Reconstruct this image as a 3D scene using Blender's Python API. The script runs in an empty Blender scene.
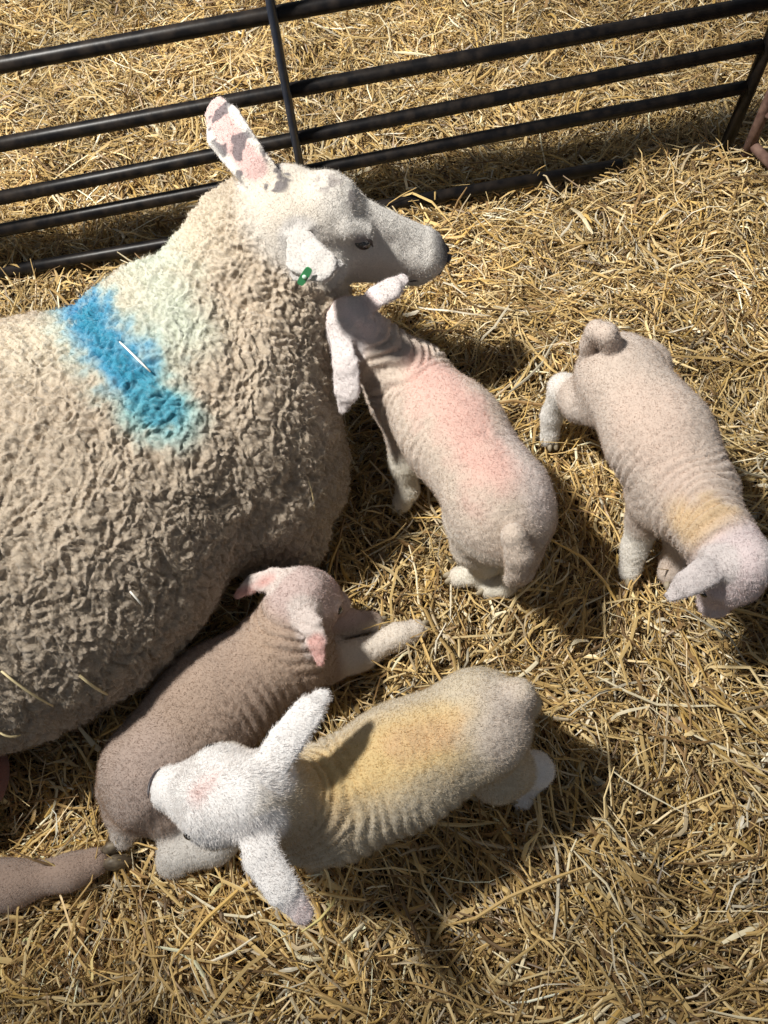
import bpy, math
import numpy as np
from mathutils import Vector, Matrix

# ------------------------------------------------------------------ camera, light, exposure
SC = bpy.context.scene
COL = SC.collection
CAM_H = 1.40
FPX = 745.0
_n = np.array([432.0-384, -(890.0-512), -FPX]); _n /= np.linalg.norm(_n)
_up = -_n
_x = np.array([1.0, 0, 0]) - _up[0]*_up; _x /= np.linalg.norm(_x)
_y = np.cross(_up, _x)
RW = np.array([_x, _y, _up])                       # camera axes -> world
cam_d = bpy.data.cameras.new('camera'); cam = bpy.data.objects.new('camera', cam_d); COL.objects.link(cam)
cam_d.sensor_fit = 'VERTICAL'; cam_d.sensor_height = 24.0; cam_d.lens = FPX/1024.0*24.0
cam_d.clip_start = 0.02; cam_d.clip_end = 60
M4 = Matrix.Identity(4)
for i in range(3):
    for j in range(3): M4[i][j] = RW[i, j]
M4[2][3] = CAM_H
cam.matrix_world = M4
SC.camera = cam

# the barn's floodlight, high on the left beyond the ewe
LAMP = Vector((-1.62, .82, 3.35)); AIM = Vector((.15, 2.05, 0))
sun_d = bpy.data.lights.new('floodlight', 'SPOT'); sun_d.energy = 1120; sun_d.shadow_soft_size = .14; sun_d.color = (1.0, .965, .90)
sun_d.spot_size = math.radians(88); sun_d.spot_blend = 1.0
sun = bpy.data.objects.new('floodlight', sun_d); COL.objects.link(sun)
sun.location = LAMP; sun.rotation_euler = (AIM-LAMP).to_track_quat('-Z', 'Y').to_euler()
world = bpy.data.worlds.new('world'); SC.world = world; world.use_nodes = True
bg = world.node_tree.nodes['Background']; bg.inputs[0].default_value = (.80, .88, 1.0, 1); bg.inputs[1].default_value = 0.17
SC.view_settings.view_transform = 'Standard'; SC.view_settings.look = 'None'
SC.view_settings.gamma = 1; SC.view_settings.use_curve_mapping = False
SC.view_settings.exposure = 0.0

STRAWS = 168000
FUR = 1.0
rng = np.random.default_rng(7)

def P(px, py, z):
    d = RW @ np.array([px-384.0, -(py-512.0), -FPX])
    return np.array([0, 0, CAM_H]) + d*((z-CAM_H)/d[2])

# ------------------------------------------------------------------ object helpers
def link(name, me, mat=None, parent=None):
    o = bpy.data.objects.new(name, me); COL.objects.link(o)
    if mat is not None: me.materials.append(mat)
    if parent is not None: o.parent = parent
    return o
def empty(name, loc):
    o = bpy.data.objects.new(name, None); COL.objects.link(o); o.location = loc; o.empty_display_size = .05
    return o
def tag(o, label=None, cat=None, group=None, kind=None):
    if label: o['label'] = label
    if cat: o['category'] = cat
    if group: o['group'] = group
    if kind: o['kind'] = kind
    return o
def mesh_np(name, V, loops, sizes, smooth=True):
    me = bpy.data.meshes.new(name)
    V = np.ascontiguousarray(V, dtype=np.float32)
    me.vertices.add(len(V)); me.vertices.foreach_set('co', V.ravel())
    loops = np.ascontiguousarray(loops, dtype=np.int32).ravel(); sizes = np.asarray(sizes, dtype=np.int32)
    me.loops.add(len(loops)); me.loops.foreach_set('vertex_index', loops)
    st = np.zeros(len(sizes), dtype=np.int32); st[1:] = np.cumsum(sizes)[:-1]
    me.polygons.add(len(sizes)); me.polygons.foreach_set('loop_start', st)
    try: me.polygons.foreach_set('loop_total', sizes)
    except Exception: pass
    me.polygons.foreach_set('use_smooth', np.full(len(sizes), smooth))
    me.update(calc_edges=True); me.validate()
    return me
def set_col(me, C, name='Col'):
    a = me.color_attributes.new(name, 'FLOAT_COLOR', 'POINT')
    C4 = np.ones((len(C), 4), dtype=np.float32); C4[:, :3] = C
    a.data.foreach_set('color', C4.ravel())
def offset_to(V, parent):                       # world verts -> parent's local space (parents are never rotated)
    return V - np.array(parent.location)[None]

# ------------------------------------------------------------------ noise
def _h(ix, iy, iz, s=0):
    n = (ix.astype(np.uint32)*np.uint32(374761393) + iy.astype(np.uint32)*np.uint32(668265263)
         + iz.astype(np.uint32)*np.uint32(2147483647) + np.uint32((s*974634777) & 0xffffffff))
    n = (n ^ (n >> np.uint32(13)))*np.uint32(1274126177)
    n = (n ^ (n >> np.uint32(16)))*np.uint32(2246822519)
    return ((n ^ (n >> np.uint32(15))) & np.uint32(0xffffff)).astype(np.float32)/np.float32(0xffffff)
def vnoise(p, s=0):                             # value noise, -1..1
    f = np.floor(p); i = f.astype(np.int64); t = (p-f); t = t*t*t*(t*(t*6-15)+10)
    r = 0
    for a in (0, 1):
        for b in (0, 1):
            for c in (0, 1):
                w = (t[:, 0] if a else 1-t[:, 0])*(t[:, 1] if b else 1-t[:, 1])*(t[:, 2] if c else 1-t[:, 2])
                r = r + w*_h(i[:, 0]+a, i[:, 1]+b, i[:, 2]+c, s)
    return r*2-1
def fbm(p, o=3, s=0):
    r = 0; a = .5
    for k in range(o):
        r = r + a*vnoise(p*2.0**k+k*17.3, s+k); a *= .5
    return r
def worley(p, s=0):
    f = np.floor(p); i = f.astype(np.int64)
    d1 = np.full(len(p), 9.0, np.float32); d2 = d1.copy()
    for a in (-1, 0, 1):
        for b in (-1, 0, 1):
            for c in (-1, 0, 1):
                x, y, z = i[:, 0]+a, i[:, 1]+b, i[:, 2]+c
                q = (x+_h(x, y, z, s)-p[:, 0])**2+(y+_h(x, y, z, s+1)-p[:, 1])**2+(z+_h(x, y, z, s+2)-p[:, 2])**2
                q = np.sqrt(q)
                m = q < d1
                d2 = np.where(m, d1, np.minimum(d2, q)); d1 = np.where(m, q, d1)
    return d1, d2

# ------------------------------------------------------------------ implicit bodies -> one continuous surface
def smin(a, b, k):
    h = np.clip(.5+.5*(b-a)/k, 0, 1)
    return b*(1-h)+a*h-k*h*(1-h)
def cone(a, b, ra, rb, k=.02): return ('c', np.array(a), np.array(b), ra, rb, k)
def ball(a, r, k=.02): return ('c', np.array(a), np.array(a)+1e-4, r, r, k)
def ell(c, fwd, upv, radii, k=.03):
    f = np.array(fwd, float); f /= np.linalg.norm(f)
    u = np.array(upv, float); u -= u@f*f; u /= np.linalg.norm(u)
    return ('e', np.array(c), np.array([f, np.cross(u, f), u]), np.array(radii), k)
def ear(pts, rad, nrm, ratio=2.6, cup=6.0, k=.012): return ('f', [np.array(q) for q in pts], rad, np.array(nrm)/np.linalg.norm(nrm), ratio, cup, k)
def chain(pts, k=.02): return [cone(pts[i][0], pts[i+1][0], pts[i][1], pts[i+1][1], k) for i in range(len(pts)-1)]
def cut(c, r, k=.01): return ('s', np.array(c), r, k)
def sdf(prims, X):
    d = np.full(len(X), 5.0)
    for p in prims:
        t = p[0]
        if t == 'c':
            _, a, b, ra, rb, k = p
            ab = b-a; h = np.clip((X-a)@ab/(ab@ab), 0, 1)
            q = np.linalg.norm(X-a-h[:, None]*ab, axis=1)-(ra+(rb-ra)*h)
        elif t == 'e':
            _, c, F, R, k = p
            L = (X-c)@F.T
            k0 = np.linalg.norm(L/R, axis=1); k1 = np.linalg.norm(L/R**2, axis=1)+1e-9
            q = k0*(k0-1)/k1
        elif t == 'f':
            _, pts, rad, nrm, ratio, cup, k = p
            q = np.full(len(X), 5.0)
            for i in range(len(pts)-1):
                a, b = pts[i], pts[i+1]; ab = b-a; L = np.linalg.norm(ab); u = ab/L
                w = nrm-nrm@u*u; w /= np.linalg.norm(w); v = np.cross(w, u)
                D = X-a; h = np.clip(D@u/L, 0, 1); D = D-h[:, None]*ab
                dv = D@v; dw = D@w-cup*dv*dv; du = D@u
                r = rad[i]+(rad[i+1]-rad[i])*h
                q = np.minimum(q, (np.sqrt(dv*dv+du*du+(dw*ratio)**2)-r)/ratio*1.3)
        else:
            _, c, r, k = p
            q = r-np.linalg.norm(X-c, axis=1)
            d = -smin(-d, -q, k); continue
        d = smin(d, q, k)
    return d
def surface(prims, h, lo, hi):
    B = 8
    lo = np.array(lo); n = (np.ceil((np.array(hi)-lo)/h/B).astype(int))*B
    D = np.full(n, 1.0, np.float32)
    nb = n//B
    bi = np.stack(np.meshgrid(*[np.arange(m) for m in nb], indexing='ij'), -1).reshape(-1, 3)
    dc = sdf(prims, lo+(bi*B+(B-1)/2)*h)
    act = np.abs(dc) < B*h*.9+.02
    for q in bi[(~act) & (dc < 0)]: D[q[0]*B:q[0]*B+B, q[1]*B:q[1]*B+B, q[2]*B:q[2]*B+B] = -1
    loc = np.stack(np.meshgrid(*[np.arange(B)]*3, indexing='ij'), -1).reshape(-1, 3)
    ab = bi[act]
    for s in range(0, len(ab), 400):
        idx = (ab[s:s+400, None]*B+loc[None]).reshape(-1, 3)
        D[idx[:, 0], idx[:, 1], idx[:, 2]] = sdf(prims, lo+idx*h)
    D[0] = D[-1] = 1; D[:, 0] = D[:, -1] = 1; D[:, :, 0] = D[:, :, -1] = 1
    S = D < 0
    c = np.zeros(np.array(D.shape)-1, np.uint8)
    for a in (0, 1):
        for b in (0, 1):
            for e in (0, 1): c += S[a:S.shape[0]-1+a, b:S.shape[1]-1+b, e:S.shape[2]-1+e]
    ac = np.argwhere((c > 0) & (c < 8))
    vid = np.full(c.shape, -1, np.int32); vid[ac[:, 0], ac[:, 1], ac[:, 2]] = np.arange(len(ac))
    acc = np.zeros((len(ac), 3)); cnt = np.zeros(len(ac))
    for ax in range(3):
        o1, o2 = [x for x in range(3) if x != ax]
        for u in (0, 1):
            for v in (0, 1):
                A = ac.copy(); A[:, o1] += u; A[:, o2] += v; Bq = A.copy(); Bq[:, ax] += 1
                da = D[A[:, 0], A[:, 1], A[:, 2]]; db = D[Bq[:, 0], Bq[:, 1], Bq[:, 2]]
                m = (da < 0) != (db < 0)
                t = da[m]/(da[m]-db[m]+1e-12)
                pt = A[m].astype(float); pt[:, ax] += t
                acc[m] += pt; cnt[m] += 1
    V = lo+acc/cnt[:, None]*h
    Q = []
    for ax in range(3):
        o1, o2 = [(1, 2), (2, 0), (0, 1)][ax]
        sl1 = [slice(None)]*3; sl2 = [slice(None)]*3; sl1[ax] = slice(0, -1); sl2[ax] = slice(1, None)
        a = S[tuple(sl1)]; b = S[tuple(sl2)]
        for sgn in (0, 1):
            E = np.argwhere((a & ~b) if sgn == 0 else (~a & b))
            q = []
            for (u, v) in ((0, 0), (1, 0), (1, 1), (0, 1)):
                I = E.copy(); I[:, o1] -= u; I[:, o2] -= v
                q.append(vid[I[:, 0], I[:, 1], I[:, 2]])
            q = np.stack(q, 1)
            if sgn: q = q[:, ::-1]
            Q.append(q)
    return V, np.concatenate(Q)
def vnormals(V, Q):
    n = np.cross(V[Q[:, 2]]-V[Q[:, 0]], V[Q[:, 3]]-V[Q[:, 1]])
    N = np.zeros_like(V)
    for i in range(4):
        for a in range(3): N[:, a] += np.bincount(Q[:, i], n[:, a], len(V))
    return N/(np.linalg.norm(N, axis=1)[:, None]+1e-12)
def relax(V, Q, it=2, lam=.5):
    for _ in range(it):
        A = np.zeros_like(V); c = np.bincount(Q.ravel(), minlength=len(V)).astype(float)*2
        for i in range(4):
            for j in (1, 3):
                for a in range(3): A[:, a] += np.bincount(Q[:, i], V[Q[:, (i+j) % 4], a], len(V))
        V = V+lam*(A/c[:, None]-V)
    return V
def subdivide(V, Q):
    E = np.concatenate([Q[:, [0, 1]], Q[:, [1, 2]], Q[:, [2, 3]], Q[:, [3, 0]]]); E.sort(1)
    key = E[:, 0].astype(np.int64)*len(V)+E[:, 1]
    uq, first, inv = np.unique(key, return_index=True, return_inverse=True)
    EV = V[E[first]].mean(1); FV = V[Q].mean(1)
    nv, ne, nf = len(V), len(uq), len(Q)
    e = [nv+inv[i*nf:(i+1)*nf] for i in range(4)]; f = nv+ne+np.arange(nf)
    Qn = np.concatenate([np.stack([Q[:, 0], e[0], f, e[3]], 1), np.stack([e[0], Q[:, 1], e[1], f], 1),
                         np.stack([f, e[1], Q[:, 2], e[2]], 1), np.stack([e[3], f, e[2], Q[:, 3]], 1)])
    return relax(np.concatenate([V, EV, FV]), Qn, 1, .4), Qn
def hit(prims, px, py):                        # where a sight line first meets the body
    o = np.array([0, 0, CAM_H]); d = RW @ np.array([px-384.0, -(py-512.0), -FPX]); d /= np.linalg.norm(d)
    t = .2
    for _ in range(160):
        s = sdf(prims, (o+d*t)[None])[0]
        if abs(s) < .0006: break
        t += s*.8
        if t > 4: break
    p = o+d*t; e = .003
    g = sdf(prims, p+np.array([[e, 0, 0], [-e, 0, 0], [0, e, 0], [0, -e, 0], [0, 0, e], [0, 0, -e]]))
    n = np.array([g[0]-g[1], g[2]-g[3], g[4]-g[5]])
    return p, n/np.linalg.norm(n)
def sstep(a, b, x): t = np.clip((x-a)/(b-a), 0, 1); return t*t*(3-2*t)
def near(V, pts, r, soft=.5, warp=None):       # 1 near a 3-D polyline, fading to 0 at radius r
    if warp is not None: V = V+warp
    d = np.full(len(V), 9.0)
    pts = [np.asarray(q) for q in pts]
    if len(pts) == 1: pts = [pts[0], pts[0]+1e-4]
    for a, b in zip(pts[:-1], pts[1:]):
        ab = b-a; h = np.clip((V-a)@ab/(ab@ab), 0, 1)
        d = np.minimum(d, np.linalg.norm(V-a-h[:, None]*ab, axis=1))
    return 1-sstep(r*(1-soft), r, d)
def mix(C, c, m): return C*(1-m[:, None])+np.array(c)[None]*m[:, None]
def along(V, pts):                             # distance travelled along a spine
    best = np.full(len(V), 9.0); s = np.zeros(len(V)); L0 = 0
    for a, b in zip(pts[:-1], pts[1:]):
        ab = b-a; L = np.linalg.norm(ab); h = np.clip((V-a)@ab/(L*L), 0, 1)
        d = np.linalg.norm(V-a-h[:, None]*ab, axis=1); m = d < best
        s = np.where(m, L0+h*L, s); best = np.where(m, d, best); L0 += L
    return s

# ------------------------------------------------------------------ materials
def newmat(name):
    m = bpy.data.materials.new(name); m.use_nodes = True
    nt = m.node_tree; return m, nt, nt.nodes['Principled BSDF']
def simple(name, col, rough=.5, metal=0, spec=.5, noise=None, coat=0):
    m, nt, b = newmat(name)
    b.inputs['Base Color'].default_value = (*col, 1); b.inputs['Roughness'].default_value = rough
    b.inputs['Metallic'].default_value = metal; b.inputs['Specular IOR Level'].default_value = spec
    b.inputs['Coat Weight'].default_value = coat
    if noise:
        sc, col2, bump = noise
        tc = nt.nodes.new('ShaderNodeTexCoord'); n = nt.nodes.new('ShaderNodeTexNoise'); n.inputs['Scale'].default_value = sc; n.inputs['Detail'].default_value = 6
        nt.links.new(tc.outputs['Object'], n.inputs['Vector'])
        r = nt.nodes.new('ShaderNodeValToRGB'); r.color_ramp.elements[0].position = .4; r.color_ramp.elements[1].position = .68
        r.color_ramp.elements[0].color = (*col, 1); r.color_ramp.elements[1].color = (*col2, 1)
        nt.links.new(n.outputs['Fac'], r.inputs[0]); nt.links.new(r.outputs[0], b.inputs['Base Color'])
        bp = nt.nodes.new('ShaderNodeBump'); bp.inputs['Strength'].default_value = bump; bp.inputs['Distance'].default_value = .002
        nt.links.new(n.outputs['Fac'], bp.inputs['Height']); nt.links.new(bp.outputs[0], b.inputs['Normal'])
    return m
def coat_mat(name, scale, bump, dist, sheen=.3, trans=0.0):
    m, nt, b = newmat(name)
    a = nt.nodes.new('ShaderNodeVertexColor'); a.layer_name = 'Col'
    tc = nt.nodes.new('ShaderNodeTexCoord')
    n = nt.nodes.new('ShaderNodeTexNoise'); n.inputs['Scale'].default_value = scale; n.inputs['Detail'].default_value = 5; n.inputs['Roughness'].default_value = .65
    nt.links.new(tc.outputs['Object'], n.inputs['Vector'])
    mr = nt.nodes.new('ShaderNodeMapRange'); mr.inputs['From Min'].default_value = .3; mr.inputs['From Max'].default_value = .7
    mr.inputs['To Min'].default_value = .86; mr.inputs['To Max'].default_value = 1.08
    nt.links.new(n.outputs['Fac'], mr.inputs['Value'])
    mx = nt.nodes.new('ShaderNodeMix'); mx.data_type = 'RGBA'; mx.blend_type = 'MULTIPLY'; mx.inputs[0].default_value = 1
    nt.links.new(a.outputs['Color'], mx.inputs[6]); nt.links.new(mr.outputs[0], mx.inputs[7])
    nt.links.new(mx.outputs[2], b.inputs['Base Color'])
    b.inputs['Roughness'].default_value = .95; b.inputs['Specular IOR Level'].default_value = .15
    b.inputs['Sheen Weight'].default_value = sheen; b.inputs['Sheen Roughness'].default_value = .6
    if bump:
        bp = nt.nodes.new('ShaderNodeBump'); bp.inputs['Strength'].default_value = bump; bp.inputs['Distance'].default_value = dist
        nt.links.new(n.outputs['Fac'], bp.inputs['Height']); nt.links.new(bp.outputs[0], b.inputs['Normal'])
    return m
M_WOOL = coat_mat('ewe_wool', 330, .8, .004, .25)
M_LAMB = coat_mat('lamb_coat', 420, .9, .0022, .3)
def fibre_mat():
    m = bpy.data.materials.new('wool_fibre'); m.use_nodes = True; nt = m.node_tree; nt.nodes.remove(nt.nodes['Principled BSDF'])
    out = nt.nodes['Material Output']; a = nt.nodes.new('ShaderNodeVertexColor'); a.layer_name = 'Col'
    d = nt.nodes.new('ShaderNodeBsdfDiffuse'); t = nt.nodes.new('ShaderNodeBsdfTranslucent'); mx = nt.nodes.new('ShaderNodeMixShader'); mx.inputs[0].default_value = .45
    for q in (d, t): nt.links.new(a.outputs['Color'], q.inputs['Color'])
    nt.links.new(d.outputs[0], mx.inputs[1]); nt.links.new(t.outputs[0], mx.inputs[2]); nt.links.new(mx.outputs[0], out.inputs['Surface'])
    return m
M_FUR = fibre_mat()
M_HOOF = simple('hoof_horn', (.10, .075, .05), .55, noise=(60, (.32, .26, .18), .4))
M_PALEHOOF = simple('pale_hoof_horn', (.30, .25, .17), .6, noise=(60, (.46, .40, .30), .4))
M_EYE = simple('eye_dark', (.012, .009, .008), .12, spec=.8, coat=.6)
M_NOSE = simple('nose_skin', (.05, .04, .045), .4)
M_LID = simple('eyelid_skin', (.08, .06, .06), .6)

# ------------------------------------------------------------------ fur: a fibre mesh grown from a body
def fur(name, V, Q, N, C, parent, count, length, width, lean, mask=None, curl=.5, mat=None, tint=.06):
    count = int(count*FUR)
    A = np.linalg.norm(np.cross(V[Q[:, 2]]-V[Q[:, 0]], V[Q[:, 3]]-V[Q[:, 1]]), axis=1)
    if mask is not None: A = A*mask[Q].mean(1)
    fi = rng.choice(len(Q), count, p=A/A.sum())
    w = rng.dirichlet((1, 1, 1, 1), count)
    def it(X): return (X[Q[fi]]*w[..., None]).sum(1)
    p = it(V); n = it(N); c = it(C)
    ln = it(length[:, None])[:, 0] if isinstance(length, np.ndarray) else length
    ln = ln*(.6+.8*rng.random(count))
    le = it(lean) if lean.ndim == 2 and len(lean) == len(V) else np.broadcast_to(lean, (count, 3))
    d0 = n*1.0+le+rng.normal(0, .35, (count, 3)); d0 /= np.linalg.norm(d0, axis=1)[:, None]
    d1 = d0+rng.normal(0, curl, (count, 3))+le*.6; d1 -= n*np.minimum(0, (d1*n).sum(1))[:, None]; d1 /= np.linalg.norm(d1, axis=1)[:, None]
    side = np.cross(d0, rng.normal(0, 1, (count, 3))); side /= np.linalg.norm(side, axis=1)[:, None]
    p0 = p-n*.001; p1 = p+d0*(ln*.5)[:, None]; p2 = p1+d1*(ln*.55)[:, None]
    s = side*width*.5
    VV = np.stack([p0-s, p0+s, p1-s*.8, p1+s*.8, p2], 1).reshape(-1, 3)
    b = (np.arange(count)*5)[:, None]
    quads = b+np.array([0, 1, 3, 2]); tris = b+np.array([2, 3, 4])
    lo = np.concatenate([quads, tris], 1).ravel(); sz = np.tile([4, 3], count)
    me = mesh_np(name, offset_to(VV, parent), lo, sz)
    cc = c*(1+rng.normal(0, tint, (count, 1)))
    set_col(me, np.repeat(np.clip(cc, 0, 1), 5, axis=0))
    return link(name, me, mat or M_FUR, parent)

# small shapes
def lathe_blob(c, fwd, upv, radii, seg=20, rings=12, shape=None):
    f = np.array(fwd, float); f /= np.linalg.norm(f); u = np.array(upv, float); u -= u@f*f; u /= np.linalg.norm(u); s = np.cross(u, f)
    V = []
    for i in range(rings+1):
        th = math.pi*i/rings
        for j in range(seg):
            ph = 2*math.pi*j/seg
            l = np.array([math.cos(th), math.sin(th)*math.cos(ph), math.sin(th)*math.sin(ph)])
            if shape: l = shape(l)
            l = l*radii
            V.append(np.array(c)+f*l[0]+s*l[1]+u*l[2])
    Q = [(i*seg+j, i*seg+(j+1) % seg, (i+1)*seg+(j+1) % seg, (i+1)*seg+j) for i in range(rings) for j in range(seg)]
    return np.array(V), np.array(Q)
def add_blob(name, c, fwd, upv, radii, mat, parent, shape=None):
    V, Q = lathe_blob(c, fwd, upv, radii, shape=shape)
    me = mesh_np(name, offset_to(V, parent), Q, np.full(len(Q), 4))
    return link(name, me, mat, parent)
def add_hoof(foot, toe_dir, parent, mat=None, s=.7):
    """a cloven hoof: two claws side by side, in one mesh"""
    t = np.array([toe_dir[0], toe_dir[1], 0.0]); t /= np.linalg.norm(t); sd = np.array([-t[1], t[0], 0])
    Vs, Qs, n = [], [], 0
    def claw(l):
        r = l.copy(); 
        if l[2] < -.35: r[2] = -.35
        r[2] += -.35*max(0, l[0]); return r
    for q in (-1, 1):
        V, Q = lathe_blob(np.array(foot)+sd*q*.0085*s+t*.008*s+np.array([0, 0, .004]), t+sd*q*.12, (0, 0, 1), np.array([.017, .0085, .018])*s, 14, 8, claw)
        Vs.append(V); Qs.append(Q+n); n += len(V)
    V = np.concatenate(Vs); Q = np.concatenate(Qs)
    return link('hoof', mesh_np('hoof', offset_to(V, parent), Q, np.full(len(Q), 4)), mat or M_PALEHOOF, parent)
def tube_mesh(name, pts, rad, seg=12, caps=True):
    pts = [np.array(q, float) for q in pts]
    if np.isscalar(rad): rad = [rad]*len(pts)
    V = []; u = None
    for i, q in enumerate(pts):
        t = pts[min(i+1, len(pts)-1)]-pts[max(i-1, 0)]; t /= np.linalg.norm(t)
        if u is None: u = np.cross(t, (0, 0, 1.0) if abs(t[2]) < .9 else (1.0, 0, 0))
        u = u-u@t*t; u /= np.linalg.norm(u); v = np.cross(t, u)
        for j in range(seg):
            a = 2*math.pi*j/seg; V.append(q+(u*math.cos(a)+v*math.sin(a))*rad[i])
    L, S = [], []
    for i in range(len(pts)-1):
        for j in range(seg):
            L += [i*seg+j, i*seg+(j+1) % seg, (i+1)*seg+(j+1) % seg, (i+1)*seg+j]; S.append(4)
    if caps:
        L += list(range(seg))[::-1]; S.append(seg); L += [(len(pts)-1)*seg+j for j in range(seg)]; S.append(seg)
    return np.array(V), L, S

# ------------------------------------------------------------------ the ground
def ground_h(x, y):
    p = np.stack([x, y, np.zeros_like(x)], 1)
    h = .030*fbm(p*2.6, 3, 11)+.036*fbm(p*7.5, 2, 5)+.026*fbm(p*17, 2, 6)
    h = h+.030*np.exp(-(((x-.95)/.35)**2+((y-1.55)/.22)**2))          # straw heaped against the hurdle's foot
    h = h-.012*np.exp(-(((x-.20)/.30)**2+((y-.62)/.3)**2))            # trodden hollow between the lambs
    return h
gx = np.linspace(-3.2, 3.2, 160); gy = np.linspace(-1.8, 4.8, 165)
GX, GY = np.meshgrid(gx, gy, indexing='ij')
GZ = ground_h(GX.ravel(), GY.ravel())-.055
gid = np.arange(160*165).reshape(160, 165)
Qg = np.stack([gid[:-1, :-1], gid[1:, :-1], gid[1:, 1:], gid[:-1, 1:]], -1).reshape(-1, 4)
m_floor, nt, b = newmat('trodden_bedding')
tc = nt.nodes.new('ShaderNodeTexCoord'); mp = nt.nodes.new('ShaderNodeMapping'); mp.inputs['Scale'].default_value = (1, 4, 1)
n1 = nt.nodes.new('ShaderNodeTexNoise'); n1.inputs['Scale'].default_value = 60; n1.inputs['Detail'].default_value = 8
rp = nt.nodes.new('ShaderNodeValToRGB'); rp.color_ramp.elements[0].color = (.020, .012, .006, 1); rp.color_ramp.elements[1].color = (.10, .062, .028, 1)
rp.color_ramp.elements[0].position = .35; rp.color_ramp.elements[1].position = .7
nt.links.new(tc.outputs['Object'], mp.inputs[0]); nt.links.new(mp.outputs[0], n1.inputs['Vector']); nt.links.new(n1.outputs['Fac'], rp.inputs[0]); nt.links.new(rp.outputs[0], b.inputs['Base Color'])
b.inputs['Roughness'].default_value = .95
fl = link('floor', mesh_np('floor', np.stack([GX.ravel(), GY.ravel(), GZ], 1), Qg, np.full(len(Qg), 4)), m_floor)
tag(fl, kind='structure')

# straw material: per-stalk colour
m_straw, nt, b = newmat('straw')
a = nt.nodes.new('ShaderNodeVertexColor'); a.layer_name = 'Col'
nt.links.new(a.outputs['Color'], b.inputs['Base Color']); b.inputs['Roughness'].default_value = .42; b.inputs['Specular IOR Level'].default_value = .45
PAL = np.array([[.60, .43, .185], [.50, .34, .135], [.68, .53, .28], [.38, .25, .10], [.80, .70, .48], [.27, .165, .07], [.44, .35, .22], [.56, .37, .12], [.17, .105, .05], [.54, .48, .36]])
PW = np.array([.19, .18, .12, .14, .06, .11, .07, .06, .05, .03])
def straw_mesh(name, n, bx, by, lmin, lmax, wmin, wmax, lift, pitch, seed, keep=None, ridge=.38, bd=.24):
    r = np.random.default_rng(seed)
    x = r.uniform(bx[0], bx[1], n); y = r.uniform(by[0], by[1], n)
    if keep is not None:
        k = keep(x, y); x = x[k]; y = y[k]; n = len(x)
    L = lmin+(lmax-lmin)*r.random(n)**2.0
    W = wmin+(wmax-wmin)*r.random(n)**1.6
    q = np.stack([x, y, np.zeros(n)], 1)
    yaw = r.uniform(0, math.pi*2, n)
    fld = vnoise(q*4.2, 31)*3.6+1.2
    al = r.random(n) < .6
    yaw = np.where(al, fld+r.normal(0, .45, n), yaw)
    pt = r.normal(0, pitch, n)
    d = np.stack([np.cos(yaw)*np.cos(pt), np.sin(yaw)*np.cos(pt), np.sin(pt)], 1)
    e = .02
    gz = ground_h(x, y); gxn = (ground_h(x+e, y)-gz)/e; gyn = (ground_h(x, y+e)-gz)/e
    d[:, 2] += (d[:, 0]*gxn+d[:, 1]*gyn)*.9; d /= np.linalg.norm(d, axis=1)[:, None]
    c = np.stack([x, y, gz+lift[0]+(lift[1]-lift[0])*r.random(n)+np.abs(np.sin(pt))*L*.35], 1)
    side = np.cross(d, np.array([0, 0, 1.0])+r.normal(0, .45, (n, 3))); side /= np.linalg.norm(side, axis=1)[:, None]
    nn = np.cross(side, d)
    bend = r.normal(0, bd, (n, 2)); kink = r.random(n) < .15; bend[kink] *= 3
    ts = np.array([-.5, -.25, 0, .25, .5])
    rows = []
    for i, t in enumerate(ts):
        off = (t*t*4-.2); jit = r.normal(0, .018, (n, 2))*L[:, None]
        cc = c+d*(t*L)[:, None]+side*(bend[:, 0]*L*off*.5+jit[:, 0])[:, None]+nn*(-np.abs(bend[:, 1])*L*off*.35+jit[:, 1])[:, None]
        w = W*([.55, 1, .95, 1, .5][i])
        rows += [cc-side*(w*.5)[:, None], cc+nn*(w*ridge)[:, None], cc+side*(w*.5)[:, None]]
    V = np.stack(rows, 1).reshape(-1, 3)
    tmpl = []
    for i in range(4):
        for j in range(2): tmpl += [i*3+j, i*3+j+1, (i+1)*3+j+1, (i+1)*3+j]
    lo = ((np.arange(n)*15)[:, None]+np.array(tmpl)).ravel()
    me = mesh_np(name, V, lo, np.full(n*8, 4), smooth=False)
    C = PAL[r.choice(len(PAL), n, p=PW/PW.sum())]*(1+r.normal(0, .16, (n, 1)))
    C = C*(1+.22*vnoise(q*3, 77)+.18*vnoise(q*11, 78))[:, None]
    set_col(me, np.repeat(np.clip(C, 0, .95), 15, axis=0))
    return me
def in_view(x, y):
    lx = -.78-(y+.2)*.245; rx = .62+(y+.2)*.245
    return (x > lx-.45) & (x < rx+.45) & (y > -.65) & (y < 3.15)
s1 = link('straw_bedding', straw_mesh('straw_bedding', int(STRAWS*1.2), (-2.1, 2.0), (-.65, 3.15), .025, .16, .0016, .0052, (-.055, .014), .34, 1, in_view), m_straw)
tag(s1, 'deep golden straw bedding covering the whole pen floor', 'straw', kind='stuff')
s2 = link('straw_litter', straw_mesh('straw_litter', int(STRAWS*.05), (-2.1, 2.0), (-.65, 3.15), .08, .26, .003, .0072, (.0, .022), .22, 2, in_view), m_straw)
tag(s2, 'longer loose stalks of pale straw strewn over the bedding', 'straw', kind='stuff')
s3 = link('straw_chaff', straw_mesh('straw_chaff', int(STRAWS*.45), (-2.1, 2.0), (-.65, 3.15), .008, .05, .0014, .0055, (-.05, .014), .5, 3, in_view), m_straw)
tag(s3, 'short broken bits of chopped straw scattered among the stalks', 'straw', kind='stuff')

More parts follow.
